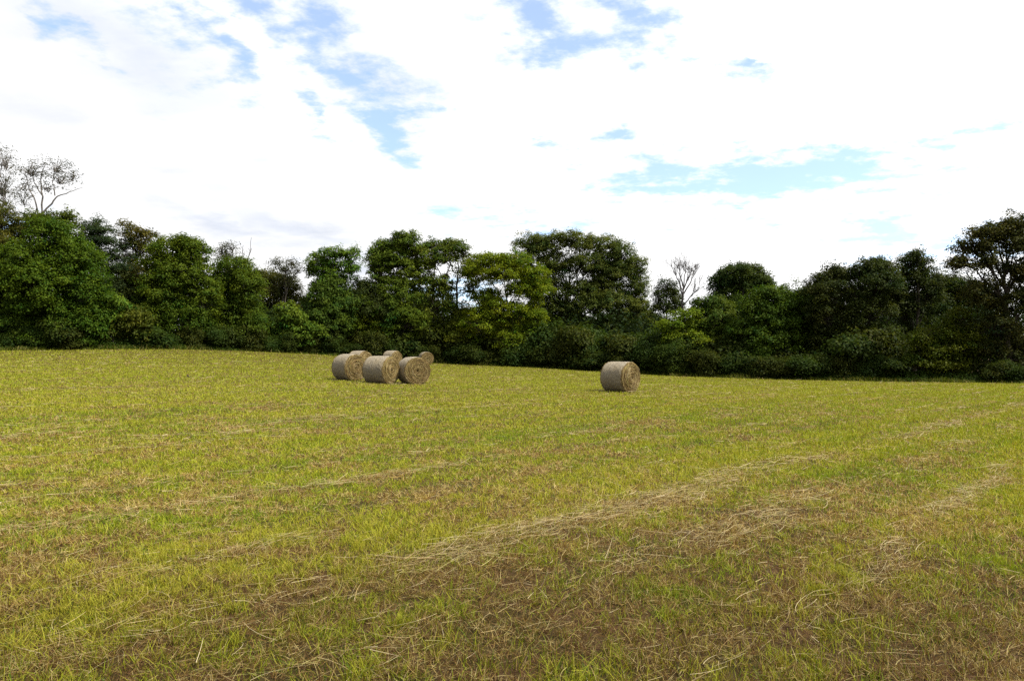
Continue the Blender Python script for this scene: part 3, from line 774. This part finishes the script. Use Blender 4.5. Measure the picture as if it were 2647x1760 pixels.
n = 26_000
px = rng.uniform(-700, 3400, n)
D = edge_dist(px) + rng.normal(.1, .45, n) + .5 * (vnoise(px * .02, px * 0, 2) - .5)
x = at(px, D); y = D
ang = rng.uniform(0, 6.28, n); tl = np.abs(rng.normal(.25, .2, n))
hg = rng.uniform(.12, .5, n) * (.3 + 1.4 * fbm(x * .4, y * .4, 4, 3))
v, q = strips(np.stack([x, y, ground_z(x, y) - .02], 1), np.stack([np.cos(ang) * np.sin(tl), np.sin(ang) * np.sin(tl), np.cos(tl)], 1), np.stack([np.cos(ang), np.sin(ang), -.4 + 0 * ang], 1), hg, rng.uniform(.02, .05, n), rng.uniform(.1, .5, n), 2, .3)
C = np.where((rng.random(n) < .2)[:, None], np.array([.30, .25, .08]), np.array([.11, .135, .012])) * rng.uniform(.6, 1.2, n)[:, None]
o = mesh_obj('tall_grass', v, q, M_GRASS, col=np.repeat(C, 6, axis=0))
tag(o, 'ragged strip of uncut grass between the mown field and the weeds', 'grass', None, 'stuff')

n = 150_000
px = rng.uniform(-1300, 3900, n)
D = edge_dist(px) + rng.uniform(9, 30, n)
x = at(px, D); y = D
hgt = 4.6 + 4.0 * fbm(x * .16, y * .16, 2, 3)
hgt = np.where((px > -150) & (px < 2700), hgt, hgt + 9)  # unseen outer wood given added height to shade the right-hand trees
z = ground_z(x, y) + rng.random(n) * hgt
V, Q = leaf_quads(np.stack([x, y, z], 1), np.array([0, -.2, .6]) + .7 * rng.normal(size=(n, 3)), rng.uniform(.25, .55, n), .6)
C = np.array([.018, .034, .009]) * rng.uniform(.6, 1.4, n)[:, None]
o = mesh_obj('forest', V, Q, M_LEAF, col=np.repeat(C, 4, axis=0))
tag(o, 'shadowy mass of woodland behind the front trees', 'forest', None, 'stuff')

# ------------------------------------------------------------------ hay bales
mw, nt, out = new_mat('net_wrapped_hay')
tc = N(nt, 'ShaderNodeTexCoord')
mp = N(nt, 'ShaderNodeMapping'); mp.inputs['Scale'].default_value = (34, 5, 5)
n1 = N(nt, 'ShaderNodeTexNoise'); n1.inputs['Scale'].default_value = 1.6; n1.inputs['Detail'].default_value = 6; n1.inputs['Roughness'].default_value = .7
n2 = N(nt, 'ShaderNodeTexNoise'); n2.inputs['Scale'].default_value = 2.2; n2.inputs['Detail'].default_value = 3
n3 = N(nt, 'ShaderNodeTexNoise'); n3.inputs['Scale'].default_value = 38; n3.inputs['Detail'].default_value = 3
c1 = N(nt, 'ShaderNodeValToRGB')
e = c1.color_ramp.elements
e[0].position = .34; e[0].color = (.075, .062, .040, 1); e[1].position = .70; e[1].color = (.47, .425, .325, 1)
m_ = e.new(.5); m_.color = (.25, .218, .152, 1)
c2 = N(nt, 'ShaderNodeValToRGB')
e = c2.color_ramp.elements
e[0].position = .3; e[0].color = (1.0, .98, 1.0, 1); e[1].position = .7; e[1].color = (1.0, .92, .80, 1)
ad = N(nt, 'ShaderNodeMath', operation='MULTIPLY_ADD'); ad.inputs[1].default_value = .45; 
mx = N(nt, 'ShaderNodeMix', data_type='RGBA', blend_type='MULTIPLY'); mx.inputs['Factor'].default_value = 1
p = N(nt, 'ShaderNodeBsdfPrincipled'); p.inputs['Roughness'].default_value = .75; p.inputs['Specular IOR Level'].default_value = .3
b = N(nt, 'ShaderNodeBump'); b.inputs['Strength'].default_value = .7; b.inputs['Distance'].default_value = .02
L = nt.links.new
L(tc.outputs['Object'], mp.inputs[0]); L(mp.outputs[0], n1.inputs['Vector'])
L(tc.outputs['Object'], n2.inputs['Vector']); L(tc.outputs['Object'], n3.inputs['Vector'])
sb = N(nt, 'ShaderNodeMath', operation='SUBTRACT'); sb.inputs[1].default_value = .5
L(n3.outputs['Fac'], sb.inputs[0]); L(sb.outputs[0], ad.inputs[0]); L(n1.outputs['Fac'], ad.inputs[2])
L(ad.outputs[0], c1.inputs[0]); L(n2.outputs['Fac'], c2.inputs[0])
L(c1.outputs[0], mx.inputs['A']); L(c2.outputs[0], mx.inputs['B']); L(mx.outputs['Result'], p.inputs['Base Color'])
L(ad.outputs[0], b.inputs['Height']); L(b.outputs[0], p.inputs['Normal']); L(p.outputs[0], out.inputs[0])
M_WRAP = mw

PAL_END = np.array([[.34, .245, .088], [.45, .345, .155], [.23, .15, .052], [.12, .075, .028], [.34, .29, .095], [.54, .43, .23], [.25, .14, .048]])


def bale(label, px, row_c, D, theta, R=.75, Ln=1.24, seed=0, yaw_tilt=0.0):
    r = np.random.default_rng(seed)
    x = at(px, D); zg = float(ground_z(x, D))
    root = empty('hay_bale', (x, D, zg + R - .055))
    tag(root, label, 'hay bale', 'round hay bales lying on the mown field')
    cam = np.array([-x, -D]); cam /= np.linalg.norm(cam)
    right = np.array([-cam[1], cam[0]])                      # to the viewer's right
    nrm = cam * math.cos(theta) + right * math.sin(theta)
    root.rotation_euler = (yaw_tilt, 0, math.atan2(nrm[1], nrm[0]))     # local +X = cut end seen from the field
    K, M = 96, 23
    th = np.arange(K) * 2 * np.pi / K
    u = np.linspace(-1, 1, M)
    prof = R * (1 - .055 * np.clip((np.abs(u) - .78) / .22, 0, 1) ** 2.2)
    U, TH = np.meshgrid(u, th, indexing='ij')
    rad = prof[:, None] * (1 + .012 * (fbm(np.cos(TH) * 2 + 9 + seed, np.sin(TH) * 2 + U * 1.5 + 5, 1, 3) - .5) * 2) + .012 * (fbm(U * 14 + 30, TH * 9 + 8 * seed, 3, 3) - .5)
    rad[:, :] += .004 * r.normal(size=rad.shape)
    rad[:, 0] = rad[:, 0]
    Z = rad * np.sin(TH); Y = rad * np.cos(TH)
    flat = -R + .075
    Y = np.where(Z < flat, Y * 1.03, Y); Z = np.maximum(Z, flat - .2 * (flat - Z))
    V = np.stack([U * Ln * .5, Y, Z], -1).reshape(-1, 3)
    i = (np.arange(M - 1)[:, None] * K + np.arange(K)[None, :]).ravel()
    j = (np.arange(M - 1)[:, None] * K + (np.arange(K)[None, :] + 1) % K).ravel()
    mesh_obj('net_wrap', V, np.stack([i, j, j + K, i + K], 1), M_WRAP, root, smooth=True)
    for sgn in (1, -1):
        # cut end: rolled layers, pushed in and out, with loose strands following the roll
        NR = 26
        rr = np.linspace(.004, .972, NR) * R
        RR, TT = np.meshgrid(rr, th, indexing='ij')
        spiral = np.sin((RR * 22 + TT * 1.0 + .9 * fbm(np.cos(TT) * 3 + 7 + seed, np.sin(TT) * 3 + RR * 4, 2, 3)) * 2)
        bulge = .045 * (1 - (RR / R) ** 2)
        Xd = Ln * .5 - .012 + bulge + .014 * spiral + .05 * (fbm(RR * 9 + 3 * seed, TT * 5 + seed, 5, 3) - .5) - .035 * (RR / R) ** 8
        Xd = np.where(RR < .06, Xd - .05, Xd)
        ze = RR * np.sin(TT); ye = RR * np.cos(TT)
        ze = np.maximum(ze, flat)
        VV = [np.stack([sgn * Xd, ye, ze], -1).reshape(-1, 3)]
        i = (np.arange(NR - 1)[:, None] * K + np.arange(K)[None, :]).ravel()
        j = (np.arange(NR - 1)[:, None] * K + (np.arange(K)[None, :] + 1) % K).ravel()
        QQ = [np.stack([i, j, j + K, i + K], 1)]
        tone = (.5 + .5 * spiral.ravel())[:, None]
        CC = [np.array([.09, .055, .02]) * (1 - tone) + np.array([.20, .14, .055]) * tone]
        n = 1500
        r0 = R * np.sqrt(r.uniform(.002, .93, n)); a0 = r.uniform(0, 2 * np.pi, n)
        arc = np.minimum(r.uniform(.10, .42, n) / r0, 1.6)
        S = 5
        t = np.linspace(0, 1, S + 1)[None, :]
        rs = np.clip(r0[:, None] + (r.normal(0, .05, n)[:, None]) * (t - .5) + .02 * np.sin(t * 3 + a0[:, None]), .005, R * .975)
        an = a0[:, None] + arc[:, None] * t
        xx = Ln * .5 + .045 * (1 - (rs / R) ** 2) + r.uniform(-.008, .040, n)[:, None] + r.normal(0, .012, n)[:, None] * t - .02 * (rs / R) ** 8
        w = r.uniform(.006, .016, n)[:, None] * (1 - .5 * t)
        wob = r.normal(0, .6, n)[:, None]
        A = np.stack([sgn * (xx - w * .5 * np.sin(wob)), (rs - w * .5) * np.cos(an), np.maximum((rs - w * .5) * np.sin(an), flat)], -1)
        B = np.stack([sgn * (xx + w * .5 * np.sin(wob)), (rs + w * .5) * np.cos(an), np.maximum((rs + w * .5) * np.sin(an), flat)], -1)
        VV.append(np.stack([A, B], 2).reshape(-1, 3))
        bb = np.arange(n)[:, None] * (2 * (S + 1)) + 2 * np.arange(S)[None, :] + NR * K
        QQ.append(np.stack([bb, bb + 1, bb + 3, bb + 2], -1).reshape(-1, 4))
        c = PAL_END[r.choice(7, n, p=[.24, .17, .19, .12, .14, .07, .07])] * r.uniform(.7, 1.2, n)[:, None]
        ring = .5 + .5 * np.sin((r0 * 15 + a0 * .32 + 1.6 * (fbm(np.cos(a0) * 2.2 + 8 + seed, np.sin(a0) * 2.2 + 8 + r0 * 3, 3, 3) - .5)) * 2)
        c = c * (.72 + .30 * ring)[:, None]
        CC.append(np.repeat(c, 2 * (S + 1), axis=0))
        mesh_obj('cut_end', np.concatenate(VV), np.concatenate(QQ), M_HAY, root, col=np.concatenate(CC))
    return root


R_ = math.radians
bale('weathered round hay bale lying by itself right of the bale cluster', 1603, 0, 32.4, R_(51), Ln=1.24, seed=1)
bale('round bale at the left end of the cluster, its cut end partly covered', 903, 0, 37.3, R_(33), Ln=1.26, seed=2)
bale('front middle bale of the cluster, wrapped side and narrow cut end showing', 985, 0, 35.6, R_(50), Ln=1.30, seed=3)
bale('right-hand bale of the cluster with its round spiral end facing the viewer', 1068, 0, 36.2, R_(20), Ln=1.26, seed=4)
bale('bale mostly hidden behind the left end bale, only its top rim showing', 930, 0, 53.5, R_(42), Ln=1.26, seed=5)
bale('distant bale showing above the gap between the middle and right cluster bales', 1014, 0, 67.5, R_(43), Ln=1.26, seed=6)
bale('smallest farthest bale peeking out right of the spiral-ended one, against the wood', 1101, 0, 75.0, R_(14), Ln=1.26, seed=8)

# ------------------------------------------------------------------ a small bird out on the stubble
D = 33.5; x = at(486, D); zg = float(ground_z(x, D))
tb = Tubes()
spine = np.array([[.10, 0, .075], [.075, 0, .085], [.05, 0, .098], [.02, 0, .115], [-.005, 0, .14], [-.018, 0, .165], [-.022, 0, .185], [-.03, 0, .20], [-.045, 0, .205], [-.062, 0, .20]])
tb.add(spine, np.array([.006, .012, .026, .036, .035, .026, .020, .021, .014, .003]), 10)
for s_ in (-1, 1): tb.add([[.02, .014 * s_, .10], [.012, .016 * s_, .05], [.006, .018 * s_, .0]], [.006, .004, .004], 5)
bo = tb.build('bird', M_FEATHER, None, (0, 0, 0))
bo.location = (x, D, zg + .02)
tag(bo, 'tiny dark bird standing upright on the mown grass left of the bales', 'bird')

# ------------------------------------------------------------------ sun
AZ, EL = R_(110), R_(52)
S = Vector((math.sin(AZ) * math.cos(EL), math.cos(AZ) * math.cos(EL), math.sin(EL)))
sl = bpy.data.lights.new('sun', 'SUN'); sl.energy = 4.9; sl.angle = R_(2.0); sl.color = (1, .95, .86)
so = bpy.data.objects.new('sun', sl); so.rotation_euler = S.to_track_quat('Z', 'Y').to_euler(); so.location = (30, 0, 60)
COL.objects.link(so)

# ------------------------------------------------------------------ sky: clear-sky model seen through broken cloud
w = bpy.data.worlds.new('World'); scene.world = w; w.use_nodes = True
nt = w.node_tree
for n in list(nt.nodes): nt.nodes.remove(n)
L = nt.links.new
wo = N(nt, 'ShaderNodeOutputWorld'); bg = N(nt, 'ShaderNodeBackground'); bg.inputs['Strength'].default_value = .10
L(bg.outputs[0], wo.inputs[0])
sky = N(nt, 'ShaderNodeTexSky', sky_type='NISHITA'); sky.sun_disc = False
sky.sun_elevation = EL; sky.sun_rotation = AZ; sky.altitude = 300; sky.air_density = 1.0; sky.dust_density = .6; sky.ozone_density = 1.5


def mth(op, a, b_=None, c_=None, clamp=False):
    n = N(nt, 'ShaderNodeMath', operation=op, use_clamp=clamp)
    for i_, v_ in enumerate((a, b_, c_)):
        if v_ is None: continue
        if isinstance(v_, (int, float)): n.inputs[i_].default_value = v_
        else: L(v_, n.inputs[i_])
    return n.outputs[0]


def mrange(v_, a, b_, c_=0., d_=1., smooth=True):
    n = N(nt, 'ShaderNodeMapRange', interpolation_type='SMOOTHSTEP' if smooth else 'LINEAR')
    L(v_, n.inputs[0])
    for i_, q_ in enumerate((a, b_, c_, d_)): n.inputs[i_ + 1].default_value = q_
    return n.outputs[0]


tc = N(nt, 'ShaderNodeTexCoord'); sp = N(nt, 'ShaderNodeSeparateXYZ'); L(tc.outputs['Generated'], sp.inputs[0])
X, Y, Z = sp.outputs
az = mth('ARCTAN2', X, Y)
el = mth('ARCSINE', Z)
zc = mth('ADD', mth('MAXIMUM', Z, 0.0), .16)
pl = N(nt, 'ShaderNodeCombineXYZ'); L(mth('DIVIDE', X, zc), pl.inputs[0]); L(mth('DIVIDE', Y, zc), pl.inputs[1])


def noise(vec, scale, detail, rough=.6, rot=0., sc_=(1, 1, 1), loc=(0, 0, 0)):
    m = N(nt, 'ShaderNodeMapping'); L(vec, m.inputs[0])
    m.inputs['Rotation'].default_value = (0, 0, rot); m.inputs['Scale'].default_value = sc_; m.inputs['Location'].default_value = loc
    n = N(nt, 'ShaderNodeTexNoise', noise_dimensions='2D'); n.inputs['Scale'].default_value = scale
    n.inputs['Detail'].default_value = detail; n.inputs['Roughness'].default_value = rough
    L(m.outputs[0], n.inputs['Vector'])
    return n


nA = noise(pl.outputs[0], 2.4, 8, .62, 0, (1, 1, 1), (3, 1, 0))
nB = noise(pl.outputs[0], 1.1, 5, .6, R_(-38), (.55, 1.8, 1), (7, 2, 0))
cmb = N(nt, 'ShaderNodeCombineXYZ')
wA = mth('SUBTRACT', nA.outputs['Fac'], .5)
sepc = N(nt, 'ShaderNodeSeparateColor'); L(nA.outputs['Color'], sepc.inputs[0])
L(mth('MULTIPLY_ADD', mth('SUBTRACT', sepc.outputs[1], .5), .16, az), cmb.inputs[0])
L(mth('MULTIPLY_ADD', mth('SUBTRACT', sepc.outputs[2], .5), .09, el), cmb.inputs[1])
AE = cmb.outputs[0]


def patch(px, py, rx, ry, ang):
    u_ = (px - CX) / F; v_ = (HY - py) / F
    a = math.atan(u_); e_ = math.atan(v_ * math.cos(a))
    m = N(nt, 'ShaderNodeMapping', vector_type='TEXTURE'); L(AE, m.inputs[0])
    k = math.cos(a)
    m.inputs['Location'].default_value = (a, e_, 0); m.inputs['Rotation'].default_value = (0, 0, -R_(ang))
    m.inputs['Scale'].default_value = (1.12 * rx / F * k, 1.15 * ry / F * k, 1)
    l = N(nt, 'ShaderNodeVectorMath', operation='LENGTH'); L(m.outputs[0], l.inputs[0])
    return l.outputs['Value']


def patches(lst):
    acc = None
    for (px, py, rx, ry, ang, amp) in lst:
        d = patch(px, py, rx, ry, ang)
        amp *= 1.12
        v_ = mth('MULTIPLY_ADD', d, -.42 * amp, amp)          # amp at the centre, 0 at 2.4 times the radius
        acc = v_ if acc is None else mth('MAXIMUM', acc, v_)
    return mth('MAXIMUM', acc, 0.0)


BLUE = [(500, 140, 340, 110, 30, 0.24), (900, 190, 200, 120, 38, 0.36), (1500, 110, 220, 80, 8, 0.3), (1950, 470, 330, 80, 4, 0.42), (2380, 600, 180, 70, 5, 0.5), (1350, 560, 220, 50, 0, 0.35), (190, 80, 55, 22, 28, 0.65), (455, 25, 60, 20, 30, 0.86), (560, 118, 95, 20, 52, 0.82), (690, 48, 85, 30, 25, 0.82), (855, 112, 60, 42, 40, 0.95), (895, 190, 90, 45, 35, 0.77), (985, 235, 60, 25, 30, 0.52),
        (795, 303, 45, 16, 55, 1), (1000, 348, 55, 26, 40, 1.15), (925, 305, 70, 18, 38, 0.75), (1085, 300, 60, 16, 8, 0.8), (1395, 75, 75, 42, 30, 0.86), (1440, 112, 70, 22, 5, 0.86), (1540, 100, 60, 20, 0, 0.56), (1668, 85, 60, 40, 15, 0.86),
        (1745, 130, 70, 14, 25, 0.43), (1890, 205, 70, 16, -10, 0.6), (1583, 343, 32, 15, 0, 0.85), (1435, 393, 50, 11, 0, 0.65), (1960, 442, 220, 34, 4, 1.45), (1830, 470, 150, 26, -4, 1.3), (2150, 478, 130, 34, 8, 1.1), (1690, 486, 80, 20, -3, 1.05),
        (2000, 512, 140, 16, 0, 0.8), (2300, 546, 70, 24, 10, 0.85), (2400, 640, 130, 32, 3, 1), (1360, 548, 120, 20, 0, 0.5), (1745, 612, 50, 9, 0, 0.65), (2530, 330, 90, 18, -6, 0.45), (1190, 770, 60, 30, 0, 1.2), (40, 590, 60, 30, 0, 0.9)]
SHADE = [(590, 585, 150, 20, 12, .9), (790, 590, 130, 20, 10, .9), (430, 440, 240, 36, 16, .55), (180, 340, 260, 50, 18, .55), (330, 120, 260, 70, 22, .9), (1000, 200, 200, 90, 35, .7), (1500, 70, 200, 60, 5, .5), (940, 690, 60, 30, 0, .8)]
front = mrange(Y, -.1, .35)
B0 = patches(BLUE)
nC = noise(pl.outputs[0], 7.5, 6, .62, .4, (1, 1.3, 1), (1, 5, 0))
B1 = mth('ADD', B0, mth('ADD', mth('MULTIPLY', wA, 1.7), mth('ADD', mth('MULTIPLY', mth('SUBTRACT', nC.outputs['Fac'], .5), 2.5), mth('MULTIPLY', mth('SUBTRACT', nB.outputs['Fac'], .5), 1.0))))
B1 = mth('MULTIPLY', mth('ADD', B1, 0.0), mrange(B0, .02, .30))
elsewhere = mrange(nB.outputs['Fac'], .52, .72)                # broken gaps in the cloud over the rest of the sky
blue = mth('ADD', mth('MULTIPLY', mrange(B1, .08, 1.14), front), mth('MULTIPLY', elsewhere, mth('SUBTRACT', 1.0, front)), clamp=True)
SH = mth('MULTIPLY', patches(SHADE), mrange(nB.outputs['Fac'], .28, .56))
# cloud luminance: rises towards the sun, raised on the view side, dimmed behind for darker tree fronts
sd = N(nt, 'ShaderNodeVectorMath', operation='DOT_PRODUCT'); L(tc.outputs['Generated'], sd.inputs[0]); sd.inputs[1].default_value = tuple(S)
lum = mth('ADD', mrange(sd.outputs['Value'], -.4, .9, 1.9, 7.0, False), mrange(Y, -.1, .5, 0., 6.0))
lum = mth('MULTIPLY', lum, mth('MULTIPLY_ADD', wA, -.25, 1.0))
cloud = N(nt, 'ShaderNodeMix', data_type='RGBA'); cloud.inputs['A'].default_value = (1, 1, 1, 1); cloud.inputs['B'].default_value = (.70, .745, .84, 1)
L(SH, cloud.inputs['Factor'])
cl2 = N(nt, 'ShaderNodeVectorMath', operation='SCALE'); L(cloud.outputs['Result'], cl2.inputs[0]); L(lum, cl2.inputs['Scale'])
skb = N(nt, 'ShaderNodeVectorMath', operation='MULTIPLY_ADD'); L(sky.outputs[0], skb.inputs[0]); skb.inputs[1].default_value = (1.5, 1.6, 1.75); skb.inputs[2].default_value = (1.3, 1.5, 2.2)
fin = N(nt, 'ShaderNodeMix', data_type='RGBA'); L(mth('MULTIPLY', blue, .9), fin.inputs['Factor'])
L(cl2.outputs[0], fin.inputs['A']); L(skb.outputs[0], fin.inputs['B']); L(fin.outputs['Result'], bg.inputs['Color'])

# ------------------------------------------------------------------ camera and render settings
cd = bpy.data.cameras.new('camera'); cam = bpy.data.objects.new('camera', cd); COL.objects.link(cam)
cam.location = (0, 0, EYE); cam.rotation_euler = (R_(90), 0, 0)
cd.sensor_width = 36; cd.lens = 36 * F / 2647; cd.shift_y = (HY - 880) / 2647
cd.clip_start = .05; cd.clip_end = 12000
scene.camera = cam
scene.view_settings.view_transform = 'Standard'; scene.view_settings.look = 'None'
scene.view_settings.exposure = 0.42; scene.view_settings.gamma = 1
scene.render.engine = 'CYCLES'
cy = scene.cycles
cy.max_bounces = 5; cy.diffuse_bounces = 3; cy.glossy_bounces = 2; cy.transmission_bounces = 3; cy.transparent_max_bounces = 4
cy.sample_clamp_indirect = 6
cy.use_denoising = False
